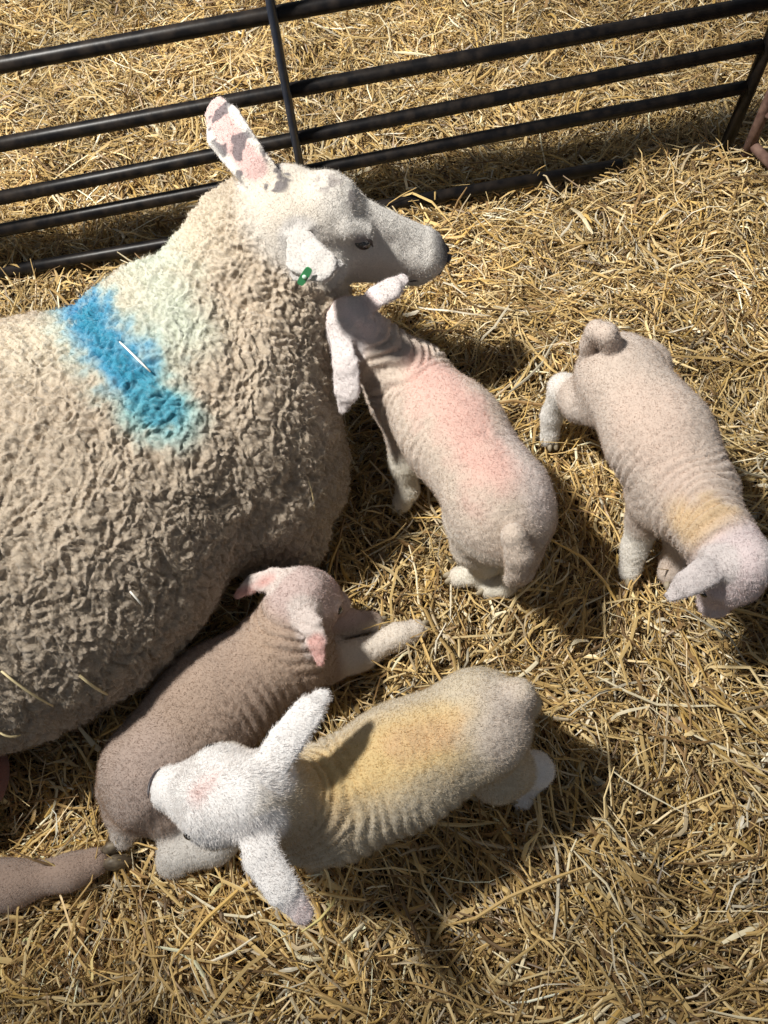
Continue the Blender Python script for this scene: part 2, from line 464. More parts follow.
s4 = link('straw_leaves', straw_mesh('straw_leaves', int(STRAWS*.16), (-2.1, 2.0), (-.65, 3.15), .02, .10, .004, .0095, (-.02, .020), .45, 4, in_view, .10, .55), m_straw)
tag(s4, 'flat curled straw leaves mixed into the bedding', 'straw', kind='stuff')

# ------------------------------------------------------------------ the hurdles
M_BAR = simple('black_painted_steel', (.005, .0045, .005), .38, metal=.0, spec=.2, noise=(35, (.022, .017, .014), .3))
M_BLUE = simple('dark_blue_painted_steel', (.018, .026, .045), .35, spec=.6, noise=(35, (.035, .04, .055), .3))
M_RUST = simple('rusted_steel', (.10, .05, .038), .85, noise=(45, (.20, .12, .09), .6))
k_ = CAM_H/1.55
A0 = np.array([-1.0230*k_, 1.5911*k_, 0]); B0 = np.array([.888*k_, 1.9225*k_, 0]); fd = (B0-A0)/np.linalg.norm(B0-A0)
def FP(x, z): t = (x-A0[0])/fd[0]; return A0+fd*t+np.array([0, 0, z])
hur = empty('sheep_hurdle', FP(-.30*k_, 0))
tag(hur, 'long black tubular metal hurdle standing behind the ewe', 'hurdle')
def bar(name, a, b, r, mat, parent, seg=14, squash=None):
    V, L, S = tube_mesh(name, [a, (np.array(a)*2+b)/3, (np.array(a)+np.array(b)*2)/3, b], r, seg)
    return link(name, mesh_np(name, offset_to(V, parent), L, S), mat, parent)
XR = .893*k_; XL = -1.62*k_
rail_z = [(.037, .047), (.174, .228), (.268, .338), (.407, .449), (.583, .625), (.74, .79), (.90, .95)]     # at x=-1.06*k and x=.89*k
for za, zb in rail_z:
    za *= k_; zb *= k_
    sl = (zb-za)/(1.95*k_)
    x1 = XR if za > .05 else .60*k_
    r = bar('rail', FP(XL, za+sl*(XL+1.06*k_)), FP(x1, za+sl*(x1+1.06*k_)), .0155, M_BAR, hur)
bar('end_post', FP(XR+.012, .0), FP(XR+.03, .97*k_), .016, M_BAR, hur)
bar('end_post', FP(XL, -.01), FP(XL, .93*k_), .016, M_BAR, hur)
_o = np.cross(fd, [0, 0, 1])*.018
sp = bar('spacer_bar', FP(-.30*k_, .0)+_o, FP(-.30*k_, .95*k_)+_o, .0095, M_BLUE, hur); sp['label'] = 'dark blue upright bar'
# the second hurdle, rusty, coming away from the corner
c0 = P(740, 168, 0); c1 = c0+np.array([0, 0, .13])
hr2 = empty('rusty_hurdle', c0)
tag(hr2, 'rusty brown metal hurdle at the right edge beyond the corner post', 'hurdle')
e2 = np.array([.75, -.62, 0.]); e2 /= np.linalg.norm(e2)
pb = c0.copy(); pt_ = c0+(c1-c0)/.13*.62
bar('end_post', pb-np.array([0, 0, .01]), pt_, .014, M_RUST, hr2)
for z in (.16, .30, .45, .60):
    q = pb+(pt_-pb)*z/.62; bar('rail', q, q+e2*1.3+np.array([0, 0, .02]), .011, M_RUST, hr2)
bar('brace', pb+np.array([0, 0, .075]), pb+e2*.17+np.array([0, 0, -.005]), .012, M_RUST, hr2)
bar('end_post', pb+e2*1.3, pb+e2*1.3+np.array([0, 0, .64]), .014, M_RUST, hr2)

# ------------------------------------------------------------------ lambs
def xyz(q): return P(*q[:3])
def lamb(label, prims, spine, colour_fn, hooves, eyes, hairs, wrinkle, h=.0036, cat='lamb', nose=None, extra=None):
    pts = np.array([p[1] for p in prims if p[0] == 'c'])
    base = pts.mean(0)
    root = empty('lamb', (base[0], base[1], 0))
    tag(root, label, cat, 'newborn lambs around the ewe')
    lo = pts.min(0)-.2; hi = pts.max(0)+.2; lo[2] = -.03
    V, Q = surface(prims, h, lo, hi)
    V = relax(V, Q, 2, .5)
    N = vnormals(V, Q)
    s = along(V, spine)
    wm = wrinkle(V)
    warp = fbm(V*11, 2, 3)*.030
    vn = vnoise(np.stack([(s+warp)/.030, V[:, 2]*14, (V[:, 0]-V[:, 1])*9], 1), 66)
    w = (.5+.5*np.sin((s+warp)*2*math.pi/.0175+2.6*vn))**.7*(.45+.55*sstep(-.5, .4, fbm(V*19, 2, 67)))
    hm = near(V, [spine[0], spine[1]], .075, .3); wm = wm*(1-hm)
    V = V+N*((w-.5)*.0066*wm+fbm(V*28, 2, 9)*.0022)[:, None]
    f1, f2 = worley(V*150, 4)
    V = V+N*((.5-f1)*.0026)[:, None]
    N = vnormals(V, Q)
    C = colour_fn(V)*np.array([.93, .91, .90])
    C = C*(1+.10*fbm(V*45, 3, 21))[:, None]
    C = np.clip(C, 0, .95)
    me = mesh_np('body', offset_to(V, root), Q, np.full(len(Q), 4)); set_col(me, C)
    link('body', me, M_LAMB, root)
    fl = fur('fleece', V, Q, N, C, root, *hairs(V, N))
    for f, t in hooves: add_hoof(f, t, root)
    for c, n in eyes:
        e = add_blob('eye', c-n*.003, n, (0, 0, 1), (.006, .0085, .0085), M_EYE, root)
    if nose is not None:
        for c, n, u in nose: add_blob('nostril', c, n, u, (.002, .0045, .002), M_NOSE, root)
    return root

WHITE = (.84, .80, .76); CREAM = (.74, .65, .53); PINK = (.72, .50, .44); YEL = (.72, .52, .20); GREY = (.55, .48, .42)
def frame(hd):   # head helper: from poll to nose, returns forward vector and length
    a, b = hd; d = b-a; return d/np.linalg.norm(d), np.linalg.norm(d)
def head_prims(poll, nose, up, s=1.0, k=.02):
    """lamb skull from poll to nose tip, with brow, cheeks, jaw and muzzle"""
    f, L = frame((poll, nose)); u = np.array(up, float); u -= u@f*f; u /= np.linalg.norm(u); sd = np.cross(u, f)
    g = lambda a, b, c: poll+f*a*L+sd*b*s+u*c*s
    pr = [ell(g(.26, 0, -.012), f, u, np.array([.058, .046, .048])*s, .02),
          cone(g(.38, 0, -.016), g(.88, 0, -.020), .044*s, .0200*s, .02),
          cone(g(.35, 0, -.038), g(.84, 0, -.036), .028*s, .014*s, .016),
          ball(g(.92, 0, -.019), .0200*s, .012)]
    for q in (-1, 1):
        pr += [cone(g(.40, q*.026, -.014), g(.86, q*.006, -.022), .027*s, .017*s, .015), ball(g(.40, q*.029, .006), .0155*s, .015), ball(g(.38, q*.026, -.030), .024*s, .02), ball(g(.93, q*.0105, -.012), .011*s, .008)]
    return pr, g, f, sd, u
def leg(pts, k=.018): return chain([(np.array(p), r) for p, r in pts], k)
def dn(p, dx=0, dy=0, z=0): return np.array([p[0]+dx, p[1]+dy, z])
def short_fur(n, length=.0038, width=.0006, lean=(0, 0, -.3), headpts=None, headlen=.012, curl=.6):
    def f(V, N):
        ln = np.full(len(V), length)
        if headpts is not None: ln = ln+(headlen-length)*near(V, headpts[0], headpts[1], .5)
        return (n, ln, width, np.array(lean), None, curl)
    return f

# --- A: yellow-stained lamb standing in front, head raised, ears out
sh, mid, ru = P(318, 806, .27), P(400, 766, .27), P(472, 727, .27)
neck1 = P(268, 797, .375)
poll = P(250, 797, .42); nose = P(152, 785, .375)
hp, g, f, sd, u = head_prims(poll, nose, (0, 0, 1), 1.16)
prA = [cone(sh, mid, .073, .078, .05), cone(mid, ru, .078, .078, .05), ball(P(484, 718, .27), .062, .04),
       ball(P(345, 800, .225), .070, .05), cone(sh, neck1, .068, .050, .04), cone(neck1, poll, .050, .046, .03)]+hp
prA += leg([(P(478, 738, .22), .070), (P(497, 770, .165), .046), (P(536, 770, .12), .025), (P(534, 778, .055), .0165), (P(522, 798, .015), .019)])
prA += leg([(P(485, 708, .20), .058), (P(500, 706, .14), .036), (P(520, 712, .11), .022), (P(516, 732, .02), .018)])
fa = P(316, 866, .02); fb = P(345, 800, .02)
prA += leg([(P(325, 822, .22), .050), (P(322, 842, .13), .024), (P(318, 860, .03), .0165), (fa, .018)])
prA += leg([(P(322, 790, .20), .045), (P(318, 805, .12), .022), (P(325, 820, .02), .018)])
prA += chain([(P(500, 702, .31), .023), (P(519, 694, .315), .020), (P(528, 703, .265), .016), (P(527, 714, .21), .012)], .015)
e1 = [P(262, 782, .425), P(285, 742, .44), P(308, 712, .445), P(322, 697, .44)]
e2_ = [P(258, 822, .42), P(262, 858, .425), P(282, 888, .425), P(303, 914, .41)]
prA += [ear(e1, [.022, .0235, .021, .012], (0.15, 0, 1), 2.0, 5), ear(e2_, [.022, .0235, .021, .013], (0.1, 0, 1), 2.0, 5)]
def colA(V):
    C = np.tile(np.array((.64, .56, .42)), (len(V), 1))
    w = fbm(V*22, 3, 2)[:, None]*np.array([[.03, .03, .03]])
    C = mix(C, (.76, .57, .27), .95*near(V, [P(340, 770, .35), P(430, 735, .36)], .085, .8, w))
    C = mix(C, (.70, .45, .28), .5*near(V, [P(395, 745, .36), P(450, 725, .36)], .04, .9, w))
    C = mix(C, (.58, .40, .20), .5*near(V, [P(300, 820, .33)], .09, .8, w))
    C = mix(C, (.64, .56, .50), .8*near(V, [P(510, 720, .33)], .09, .8, w))
    hd = np.maximum(near(V, [g(.16, 0, 0), nose], .078, .25), np.maximum(near(V, e1, .045, .3), near(V, e2_, .045, .3)))
    C = mix(C, (.98, .965, .95), hd)
    C = mix(C, (.90, .66, .62), .7*near(V, [g(.34, .006, .03), g(.22, -.006, .03)], .022, .9))
    C = mix(C, (.82, .62, .62), .5*np.maximum(near(V, [e2_[-1]], .035, .8), near(V, [g(.9, -.02, -.03)], .02, .8)))
    C = mix(C, (.87, .86, .84), near(V, [P(536, 770, .12), P(522, 798, .015)], .05, .3))
    C = mix(C, (.74, .38, .36), .8*near(V, [g(.98, -.012, -.03)], .014, .6))
    return C
def furA(V, N):
    h_ = near(V, [poll, P(175, 797, .42)], .085, .5)
    ln = .0036+.0045*h_*near(V, [poll, g(.45, 0, .02)], .06, .8)+.0012*np.maximum(near(V, e1, .05, .3), near(V, e2_, .05, .3))
    nn = near(V, [nose], .03, .9); ln = ln*(1-.6*nn)
    a = V-poll
    lean = np.where(h_[:, None] > .01, -f[None]*.7+sd[None]*np.clip((a@sd)[:, None]*25, -1, 1)*.7, np.array([[.5, 0, -.4]]))
    return (105000, ln, .0006, lean, None, .45)
def eyes_of(g, sd, u, prims, s=1.06, a=.47, b=.040, c=.004):
    out = []
    for q in (-1, 1):
        p = g(a, q*b, c); n = sd*q+u*.25; n /= np.linalg.norm(n)
        # settle the eyeball onto the skin
        t = p+n*.03
        for _ in range(40): t = t-n*max(sdf(prims, t[None])[0], 0)*.8
        out.append((t, n))
    return out
ls = []
ls.append(lamb('yellow stained lamb standing nearest the camera with white head and ears spread wide', prA, [nose, poll, sh, mid, ru], colA,
     [(fa, (-1, 0)), (P(325, 820, .015), (-1, 0)), (P(520, 800, .012), (-1, .3)), (P(514, 733, .012), (-1, .3))],
     eyes_of(g, sd, u, prA, b=.046), furA,
     lambda V: near(V, [sh, mid+np.array([0, -.03, -.04])], .12, .3)*.9+.1, nose=[(g(.985, q*.010, -.006), f, u) for q in (-1, 1)]))
# the dark slit of its mouth shows on the muzzle tip
mc = g(.92, 0, -.019); arc = []
for a_ in np.radians([-70, -48, -24, 0, 24, 48]):
    dr = f*math.cos(a_)+sd*math.sin(a_)+u*.85; dr /= np.linalg.norm(dr); r_ = .01
    while sdf(prA, (mc+dr*r_)[None])[0] < .0022: r_ += .0005
    arc.append(mc+dr*r_)
V, L, S = tube_mesh('m', arc, [.0006, .0016, .0020, .0020, .0016, .0006], 8)
link('mouth', mesh_np('mouth', offset_to(V, ls[0]), L, S), M_NOSE, ls[0])

# --- B: pink lamb in the middle, nuzzling under the ewe's chin
sh, mid, ru = P(408, 382, .265), P(452, 432, .275), P(498, 497, .275)
neck1 = P(376, 350, .33); poll = P(350, 322, .385); nose = P(320, 362, .275)
hp, g, f, sd, u = head_prims(poll, nose, (.1, -.2, 1), .98)
prB = [cone(sh, mid, .074, .082, .05), cone(mid, ru, .082, .088, .05), ball(P(503, 520, .25), .080, .04),
       ball(P(412, 400, .22), .070, .05), cone(sh, neck1, .062, .048, .04), cone(neck1, poll, .048, .044, .03)]+hp
fa = P(402, 503, .02)
prB += leg([(P(408, 425, .19), .050), (P(404, 462, .12), .028), (P(408, 490, .05), .020), (fa, .021)])
prB += leg([(P(445, 400, .18), .045), (P(455, 430, .10), .024), (P(450, 450, .015), .018)])
prB += leg([(P(480, 520, .20), .068), (P(474, 545, .13), .040), (P(487, 562, .085), .024), (P(475, 574, .03), .019), (P(458, 577, .018), .020)])
prB += leg([(P(520, 520, .20), .064), (P(520, 550, .13), .040), (P(520, 570, .085), .024), (P(505, 585, .03), .019), (P(490, 588, .018), .020)])
prB += chain([(P(514, 536, .335), .021), (P(519, 554, .305), .022), (P(517, 571, .26), .018), (P(511, 580, .215), .012)], .007)
e1 = [P(360, 312, .40), P(375, 299, .43), P(392, 289, .45), P(403, 280, .455)]
e2_ = [P(340, 338, .39), P(346, 365, .38), P(348, 390, .355), P(342, 410, .325)]
prB += [ear(e1, [.018, .021, .020, .012], (0.0, -.3, 1), 2.2, 6), ear(e2_, [.018, .024, .024, .010], (-.2, -.7, 1), 2.2, 6)]
SPB = dict(g=g, sd=sd, u=u)
def colB(V):
    C = np.tile(np.array((.58, .49, .41)), (len(V), 1))
    w = fbm(V*22, 3, 5)[:, None]*np.array([[.03, .03, .03]])
    C = mix(C, (.66, .41, .355), .85*near(V, [P(430, 375, .34), P(470, 430, .36), P(490, 470, .36)], .085, .9, w))
    C = mix(C, (.66, .58, .56), .6*near(V, [P(520, 440, .33), P(540, 500, .33)], .07, .9, w))
    C = mix(C, (.72, .66, .58), .8*near(V, [P(480, 545, .2)], .12, .5, w)*(V[:, 2] < .27))
    C = mix(C, (.80, .70, .68), near(V, [poll, nose], .08, .5))
    C = mix(C, (.74, .50, .46), .6*near(V, [g(.45, -.02, .02), g(.8, -.02, 0)], .035, .8))
    C = mix(C, (.64, .59, .58), np.maximum(near(V, e1, .04, .3), near(V, e2_, .045, .3)))
    C = mix(C, (.83, .68, .67), .6*near(V, [e1[1]], .03, .8))
    for q in (fa, P(470, 577, .02), P(495, 588, .02)): C = mix(C, (.76, .72, .62), near(V, [q, q+np.array([0, .02, .1])], .06, .6))
    return C
ls.append(lamb('pink tinted lamb standing with its head under the ewe\'s chin, back to the camera', prB, [nose, poll, sh, mid, ru], colB,
     [(dn(fa, -.005, -.008, .012), (-.6, -1)), (P(450, 451, .012), (-.3, 1)), (dn(P(458, 577, .018), -.012, 0, .014), (-1, -.2)), (dn(P(490, 588, .018), -.012, 0, .014), (-1, -.2))],
     eyes_of(g, sd, u, prB), short_fur(80000, lean=(.1, -.3, -.3)),
     lambda V: np.maximum(near(V, [neck1, sh], .11, .3), .8*near(V, [P(430, 440, .27)], .10, .5))+.1, nose=[(g(.985, q*.010, -.006), f, u) for q in (-1, 1)]))

# --- C: lamb on the right, walking away to the lower right, head low at the edge
sh, mid, ru = P(688, 492, .27), P(660, 440, .275), P(624, 383, .275)
neck1 = P(713, 533, .30); poll = P(742, 562, .315); nose = P(716, 618, .20)
hp, g, f, sd, u = head_prims(poll, nose, (.15, -.8, .9), .95)
prC = [cone(sh, mid, .072, .080, .05), cone(mid, ru, .080, .078, .05), ball(P(615, 372, .255), .068, .04),
       ball(P(678, 500, .22), .064, .05), cone(sh, neck1, .062, .050, .04), cone(neck1, poll, .050, .046, .03)]+hp
fa = P(630, 571, .02); fb = P(668, 574, .02)
prC += leg([(P(655, 500, .20), .052), (P(645, 520, .13), .032), (P(635, 548, .06), .023), (fa, .021)])
prC += leg([(P(688, 510, .18), .045), (P(680, 540, .10), .026), (P(672, 560, .03), .020), (fb, .020)])
prC += leg([(P(608, 398, .22), .066), (P(583, 400, .19), .042), (P(563, 388, .165), .027), (P(552, 415, .08), .020), (P(549, 438, .02), .020)])
prC += leg([(P(640, 370, .20), .060), (P(640, 385, .13), .036), (P(620, 378, .10), .022), (P(622, 402, .015), .018)])
prC += chain([(P(614, 352, .33), .022), (P(606, 334, .375), .019), (P(596, 330, .375), .0165), (P(588, 345, .33), .014), (P(587, 368, .27), .012)], .006)
e1 = [P(722, 562, .325), P(705, 572, .33), P(688, 583, .325), P(672, 595, .31)]
e2_ = [P(758, 562, .325), P(778, 560, .33), P(795, 565, .325), P(810, 575, .31)]
prC += [ear(e1, [.019, .025, .022, .012], (0, -.3, 1), 2.0, 5), ear(e2_, [.017, .0215, .019, .010], (0, -.3, 1), 2.0, 5)]
def colC(V):
    C = np.tile(np.array((.57, .48, .41)), (len(V), 1))
    w = fbm(V*22, 3, 8)[:, None]*np.array([[.03, .03, .03]])
    C = mix(C, (.62, .48, .40), .5*near(V, [P(640, 400, .35), P(680, 470, .35)], .08, .9, w))
    C = mix(C, (.64, .46, .25), .8*near(V, [P(690, 515, .33), P(722, 528, .35)], .065, .9, w))
    C = mix(C, (.80, .50, .50), .7*near(V, [P(722, 540, .36)], .02, .8))
    C = mix(C, (.72, .62, .62), near(V, [poll, nose], .085, .4))
    C = mix(C, (.64, .59, .58), np.maximum(near(V, e1, .04, .3), near(V, e2_, .04, .3)))
    C = mix(C, (.82, .80, .76), near(V, [P(563, 390, .16), P(549, 438, .02)], .055, .5))
    C = mix(C, (.80, .78, .75), .7*near(V, [P(590, 402, .2)], .06, .8))
    C = mix(C, (.80, .77, .70), near(V, [P(640, 530, .1), fa], .05, .5))
    return C
ls.append(lamb('lamb with orange-yellow neck walking at the right edge, tail towards the hurdle', prC, [nose, poll, sh, mid, ru], colC,
     [(dn(fa, 0, -.012, .012), (0, -1)), (dn(fb, 0, -.012, .012), (.2, -1)), (dn(P(549, 438, .02), .005, -.01, .012), (.2, -1)), (P(622, 403, .012), (.4, -1))],
     eyes_of(g, sd, u, prC), short_fur(80000, lean=(.1, -.3, -.3)),
     lambda V: np.maximum(near(V, [neck1, sh], .10, .3), .6*near(V, [P(640, 460, .27)], .08, .5))+.08, nose=[(g(.985, q*.010, -.006), f, u) for q in (-1, 1)]))

# --- D: brownish lamb lying against the ewe's belly
sh, mid, ru = P(285, 650, .115), P(215, 702, .115), P(152, 768, .112)
neck1 = P(297, 612, .165); poll = P(302, 592, .20); nose = P(348, 596, .10)
hp, g, f, sd, u = head_prims(poll, nose, (.3, .35, 1), .95)
prD = [cone(sh, mid, .082, .088, .05), cone(mid, ru, .088, .086, .05),
       cone(sh, neck1, .066, .052, .04), cone(neck1, poll, .052, .044, .03)]+hp
prD += leg([(P(300, 665, .09), .060), (P(325, 663, .06), .036), (P(360, 655, .045), .027), (P(398, 636, .035), .022), (P(415, 630, .03), .021)])
prD += leg([(P(310, 630, .07), .045), (P(345, 622, .045), .024), (P(372, 622, .03), .020)])
prD += leg([(P(155, 788, .09), .078), (P(170, 800, .075), .058), (P(130, 815, .05), .034), (P(124, 836, .03), .022)])
prD += leg([(P(205, 800, .07), .050), (P(215, 840, .055), .036), (P(180, 850, .05), .034), (P(172, 862, .035), .026)])
prD += chain([(P(122, 765, .15), .024), (P(108, 790, .10), .018), (P(110, 815, .06), .013)], .012)
e1 = [P(290, 580, .205), P(273, 578, .21), P(255, 583, .205), P(238, 595, .19)]
e2_ = [P(302, 605, .21), P(310, 622, .215), P(317, 642, .205), P(320, 662, .19)]
prD += [ear(e1, [.015, .019, .018, .009], (0, -.4, 1), 2.2, 6), ear(e2_, [.015, .019, .018, .009], (-.1, 0, 1), 2.2, 6)]
fd1 = P(415, 630, .03)
def colD(V):
    C = np.tile(np.array((.43, .325, .255)), (len(V), 1))
    w = fbm(V*22, 3, 9)[:, None]*np.array([[.03, .03, .03]])
    C = mix(C, (.47, .34, .22), .7*near(V, [sh], .12, .8, w))
    C = mix(C, (.50, .40, .35), .8*near(V, [P(140, 780, .18)], .12, .8, w))
    C = mix(C, (.58, .46, .43), near(V, [poll, nose], .08, .4))
    C = mix(C, (.70, .62, .58), np.maximum(near(V, e1, .035, .3), near(V, e2_, .035, .3)))
    C = mix(C, (.72, .38, .34), .75*np.maximum(near(V, [e2_[2], e2_[3]], .022, .5), near(V, [e1[1], e1[3]], .016, .6)))
    C = mix(C, (.76, .69, .60), near(V, [P(350, 656, .05), fd1], .055, .5))
    C = mix(C, (.76, .73, .68), near(V, [P(215, 840, .055), P(172, 862, .035)], .075, .4))
    C = mix(C, (.68, .62, .56), near(V, [P(118, 840, .03)], .06, .6))
    C = mix(C, (.45, .28, .26), .5*near(V, [g(.40, -.01, .03)], .03, .8))
    return C
ls.append(lamb('brownish lamb lying down against the ewe\'s belly with one foreleg stretched out', prD, [nose, poll, sh, mid, ru], colD,
     [(dn(fd1, .014, .006, .022), (1, .3)), (dn(P(372, 622, .03), .014, .0, .02), (1, .2))],
     eyes_of(g, sd, u, prD), short_fur(80000, lean=(-.2, -.3, -.3)),
     lambda V: np.maximum(near(V, [neck1, sh], .10, .3), .7*near(V, [P(250, 715, .13)], .10, .5))+.1, nose=[(g(.985, q*.010, -.006), f, u) for q in (-1, 1)]))

# ------------------------------------------------------------------ the ewe
body_dir = P(210, 380, .27)-P(-60, 545, .27); body_dir /= np.linalg.norm(body_dir)
poll = P(285, 205, .53); nose = P(443, 238, .41)
f, L = frame((poll, nose)); u = np.array((0.05, .10, 1.0)); u -= u@f*f; u /= np.linalg.norm(u); sd = np.cross(u, f)
g = lambda a, b, c: poll+f*a*L+sd*b+u*c
prE = [ell(P(15, 522, .25), body_dir, (0, 0, 1), (.43, .375, .285), .08),
       ell(P(205, 415, .24), body_dir, (0, 0, 1), (.23, .275, .26), .08),
       ell(P(-170, 620, .24), body_dir, (0, 0, 1), (.30, .31, .26), .08),
       cone(P(215, 330, .32), P(258, 262, .41), .165, .128, .08), cone(P(258, 262, .41), P(288, 218, .48), .118, .086, .05),
       ball(P(262, 470, .17), .16, .06), ball(P(275, 325, .30), .150, .08)]
head = [ell(g(.14, 0, -.03), f, u, (.085, .068, .068), .02), ball(g(.24, 0, .010), .060, .018),
        cone(g(.34, 0, -.045), g(.66, 0, -.045), .060, .040, .015), cone(g(.62, 0, -.040), g(.91, 0, -.042), .038, .048, .02),
        cone(g(.22, 0, -.085), g(.84, 0, -.082), .046, .026, .02),
        cone(g(.36, 0, .006), g(.90, 0, -.016), .038, .024, .015), ball(g(.93, 0, -.078), .028, .015)]
for q in (-1, 1): head += [cone(g(.33, q*.046, .012), g(.45, q*.044, .006), .022, .018, .010), ball(g(.28, q*.044, -.07), .044, .02), ball(g(.99, q*.018, -.034), .019, .01)]
prE += head
e1 = [P(272, 182, .56), P(250, 160, .58), P(229, 131, .60), P(218, 112, .61)]
e2_ = [P(300, 240, .53), P(309, 262, .55), P(324, 267, .56), P(345, 263, .565)]
prE += [ear(e1, [.026, .036, .040, .026], (-.1, -.9, .55), 3.6, 9), ear(e2_, [.024, .037, .026, .005], (.15, -.6, .8), 3.0, 6)]
# folded forelegs under the chest, and the hind leg out along the straw
prE += chain([(P(300, 540, .10), .06), (P(250, 560, .045), .04)], .03)
hl = [P(-90, 880, .10), P(10, 885, .055), P(70, 872, .04), P(95, 862, .03)]
prE += chain([(P(-150, 800, .14), .10), (hl[0], .055), (hl[1], .034), (hl[2], .024), (hl[3], .024)], .03)
prE += [ell(P(-40, 780, .11), (0, 1, 0), (0, 0, 1), (.085, .075, .075), .02)]
ewe = empty('ewe', tuple(dn(P(60, 500, .0))))
tag(ewe, 'large woolly ewe with a blue mark on her back lying beside the hurdle', 'sheep')
lo = np.array([-1.12, -.12, -.03]); hi = np.array([.30, 1.62, .80])
V, Q = surface(prE, .0046, lo, hi)
V = relax(V, Q, 2, .5)
V, Q = subdivide(V, Q)
N = vnormals(V, Q)
headm = np.maximum(near(V, [g(.10, 0, -.02), g(1.1, 0, -.04)], .125, .35), np.maximum(near(V, e1, .055, .2), near(V, e2_, .05, .2)))
legm = near(V, hl, .075, .4)
udm = near(V, [P(-40, 780, .11)], .11, .2)*(V[:, 2] < .17)
woolm = np.clip(1-headm-legm-udm, 0, 1)
pollm = near(V, [g(-.02, 0, 0)], .12, .7)
# wool: locks, cracks between them, big soft folds
sA = (V-P(210, 380, .27))@body_dir
wv = np.stack([fbm(V*26, 2, 41), fbm(V*26, 2, 42), fbm(V*26, 2, 43)], 1)*.016
nk = sstep(.0, .16, sA)[:, None]
VW = V+wv
f1, f2 = worley(VW*np.array([120, 120, 80]), 50)
g1, g2 = worley((V+wv*1.6)*np.array([48, 40, 30]), 60)
lock = (.62-f1)*.0075
crack = -np.exp(-((g2-g1)/.12)**2)*.0035
fold = fbm(V*9+wv*30, 3, 70)*.018
rdg = (1-np.abs(vnoise((V+wv*1.5)*np.array([75, 60, 45]), 90)))**2*.006
V = V+N*((lock*(1+.6*nk[:, 0])+crack*(1-.4*nk[:, 0])+fold+rdg)*woolm)[:, None]
V = V+N*(fbm(V*60, 2, 95)*.0016*headm)[:, None]
N = vnormals(V, Q)
C = np.tile(np.array((.45, .37, .28)), (len(V), 1))
C = C*(1+.16*fbm(V*7, 3, 101)+.22*fbm(V*60, 2, 102))[:, None]
w = fbm(V*34, 3, 103)[:, None]*np.array([[.026, .026, .026]])
hb = [hit(prE, *q)[0] for q in ((58, 268), (88, 318), (128, 370), (166, 414))]
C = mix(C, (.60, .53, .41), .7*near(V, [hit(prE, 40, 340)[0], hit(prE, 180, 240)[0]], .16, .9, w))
C = mix(C, (.36, .295, .225), .75*near(V, [hit(prE, 250, 520)[0], hit(prE, 100, 640)[0]], .22, .9, w))  # dirtier lower-flank wool, its colour also darkened to stand in for shade there
C = mix(C, (.50, .56, .47), .75*near(V, [hit(prE, 150, 255)[0], hit(prE, 180, 330)[0]], .10, .95, w))
C = mix(C, (.20, .46, .48), .9*near(V, hb, .085, .9, w))
C = mix(C, (.008, .19, .41), .96*near(V, hb[:3], .064, .85, w*.9))
C = mix(C, (.02, .22, .32), .85*near(V, hb[1:], .042, .8, w*.7))
Ch = np.tile(np.array((.62, .585, .54)), (len(V), 1))
Ch = mix(Ch, (.56, .49, .40), .8*pollm)
spk = fbm(V*42, 3, 130)
Ch = mix(Ch, (.56, .36, .34), .85*near(V, [e1[1]*.7+e1[0]*.3]+e1[2:], .032, .35)*(N@np.array([-.1, -.85, .52]) > .35))
Ch = mix(Ch, (.56, .50, .47), near(V, e1[1:], .06, .3)*(N@np.array([-.1, -.85, .52]) <= .35))
Ch = mix(Ch, (.08, .07, .08), .85*near(V, e1[0:], .042, .3)*sstep(.10, .22, spk))
Ch = mix(Ch, (.09, .085, .09), .8*near(V, [g(1.02, -.006, -.01)], .048, .5))
Ch = mix(Ch, (.05, .045, .05), .9*near(V, [g(1.06, 0, -.025)], .046, .6))
Ch = mix(Ch, (.52, .49, .46), near(V, e2_, .05, .3))
Ch = mix(Ch, (.20, .18, .19), .7*near(V, [g(.9, 0, -.04)], .05, .5)*sstep(.1, .25, spk))
Ch = mix(Ch, (.22, .19, .19), .7*near(V, [g(.18, -.012, .06), g(.30, -.022, .058)], .030, .7)*sstep(-.05, .12, fbm(V*90, 2, 140)))
Ch = mix(Ch, (.18, .15, .15), .8*near(V, [g(.42, -.064, .002)], .020, .7))
Ch = mix(Ch, (.20, .17, .17), .8*near(V, [g(.42, .064, .002)], .020, .7))
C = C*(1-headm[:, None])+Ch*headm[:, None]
C = mix(C, (.42, .30, .24), legm*.9)
C = mix(C, (.26, .10, .08), udm)
C = np.clip(C, 0, .93)
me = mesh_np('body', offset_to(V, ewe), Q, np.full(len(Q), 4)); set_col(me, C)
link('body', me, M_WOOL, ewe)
ln = .0075*woolm+.0045*(1-woolm); ln = ln*(1-.7*near(V, [g(1.02, 0, -.03)], .05, .5))
fur('fleece', V, Q, N, C, ewe, 240000, ln, .0006, np.array((.05, -.15, -.25)), np.clip(1-udm*.9, 0, 1), .9)
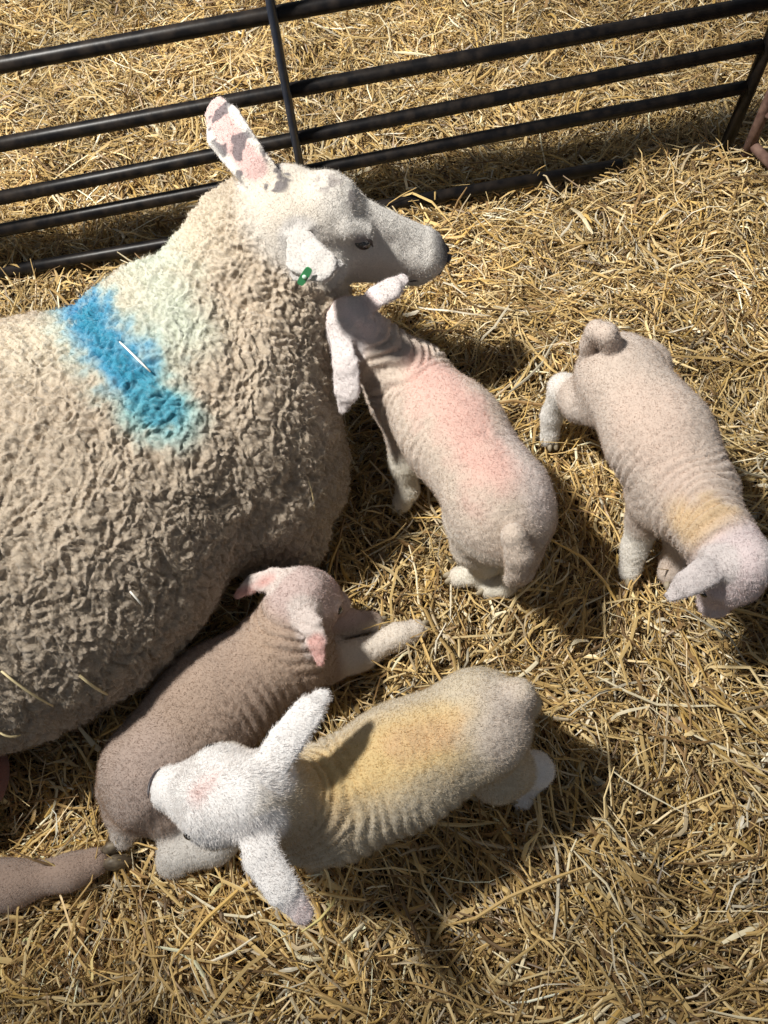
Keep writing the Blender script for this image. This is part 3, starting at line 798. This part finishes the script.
# face details
for q in (-1, 1):
    p = g(.45, q*.058, -.004); n = sd*q+u*.35; n /= np.linalg.norm(n); t = p+n*.05
    for _ in range(50): t = t-n*max(sdf(prE, t[None])[0], 0)*.8
    add_blob('eye', t-n*.006, n, f, (.011, .012, .015), M_EYE, ewe)
    Vt, Lt, St = tube_mesh('e', [t-n*.002+f*a_+u*b_ for a_, b_ in ((-.018, -.001), (-.010, .009), (0, .012), (.010, .008), (.018, -.003))], [.001, .0035, .004, .0035, .001], 8)
    link('eyelid', mesh_np('eyelid', offset_to(Vt, ewe), Lt, St), M_LID, ewe)
    add_blob('nostril', g(1.07, q*.016, -.028), f+sd*q*.4, u, (.005, .013, .005), M_NOSE, ewe)
Vt, Lt, St = tube_mesh('m', [g(.80, -.040, -.082), g(.95, -.034, -.070), g(1.06, -.018, -.062), g(1.09, 0, -.060), g(1.06, .018, -.062), g(.95, .034, -.070), g(.80, .040, -.082)], [.001, .002, .0022, .0022, .0022, .002, .001], 8)
link('mouth', mesh_np('mouth', offset_to(Vt, ewe), Lt, St), M_NOSE, ewe)
add_hoof(hl[3]+np.array([.02, .008, -.012]), (1, .35), ewe, M_HOOF, 1.5)
# green ear tag: a rounded plastic flap pinned through the ear
M_TAG = simple('green_plastic', (.05, .26, .10), .35, spec=.6)
pT, nT = hit(prE, 305, 275)
tx = P(309, 266, pT[2])-P(299, 290, pT[2]); tx -= tx@nT*nT; tx /= np.linalg.norm(tx); ty = np.cross(nT, tx)
ol = []
for a_ in np.linspace(0, 2*math.pi, 25)[:-1]:
    c_, s_ = math.cos(a_), math.sin(a_); sup = lambda v: math.copysign(abs(v)**.5, v)
    ol.append(tx*sup(c_)*.017+ty*sup(s_)*.006)
top = [pT+nT*.005+q for q in ol]; bot = [pT+nT*.003+q for q in ol]
Vt = np.array(top+bot); n_ = len(ol)
Lt = list(range(n_))+[n_+i for i in range(n_)][::-1]; St = [n_, n_]
for i in range(n_): Lt += [i, n_+i, n_+(i+1) % n_, (i+1) % n_]; St.append(4)
tg = link('ear_tag', mesh_np('ear_tag', offset_to(Vt, ewe), Lt, St, False), M_TAG, ewe); tg['label'] = 'green plastic ear tag'
st_ = add_blob('stud', pT+nT*.006, nT, tx, (.002, .0035, .0035), simple('pale_plastic', (.55, .75, .6), .4), tg)
st_.location = tuple(-np.array(ewe.location))

# ------------------------------------------------------------------ single stalks lying on the fleece
M_ST = simple('pale_stalk', (.72, .60, .34), .45)
M_SW = simple('white_stalk', (.85, .82, .74), .45)
marks = [((122, 345), (152, 374), .0016, M_SW, 'thin white straw stalk lying across the blue mark on the ewe'),
         ((2, 668), (52, 702), .0018, M_ST, 'long straw stalk lying on the ewe\'s lower flank at the left edge'),
         ((78, 672), (108, 692), .0022, M_ST, 'short thick straw stalk on the ewe\'s lower flank, right of the long one'),
         ((128, 590), (140, 604), .0016, M_SW, 'tiny pale straw bit stuck in the middle of the ewe\'s flank'),
         ((0, 728), (20, 730), .0018, M_ST, 'short straw stalk on the lowest belly wool at the left edge'),
         ((305, 480), (311, 508), .0014, M_ST, 'thin upright straw stalk stuck in the ewe\'s chest wool')]
for a_, b_, r_, m_, lab in marks:
    pts = []
    for t in np.linspace(0, 1, 5):
        p_, n_ = hit(prE, a_[0]+(b_[0]-a_[0])*t, a_[1]+(b_[1]-a_[1])*t)
        pts.append(p_+n_*(.008+.005*math.sin(math.pi*t)))
    base = pts[2]
    Vt, Lt, St = tube_mesh('s', [q-base for q in pts], [r_*.8, r_, r_, r_, r_*.7], 6)
    o = link('straw_stalk', mesh_np('straw_stalk', Vt, Lt, St), m_); o.location = base
    tag(o, lab, 'straw', 'straw stalks caught in the ewe\'s fleece')
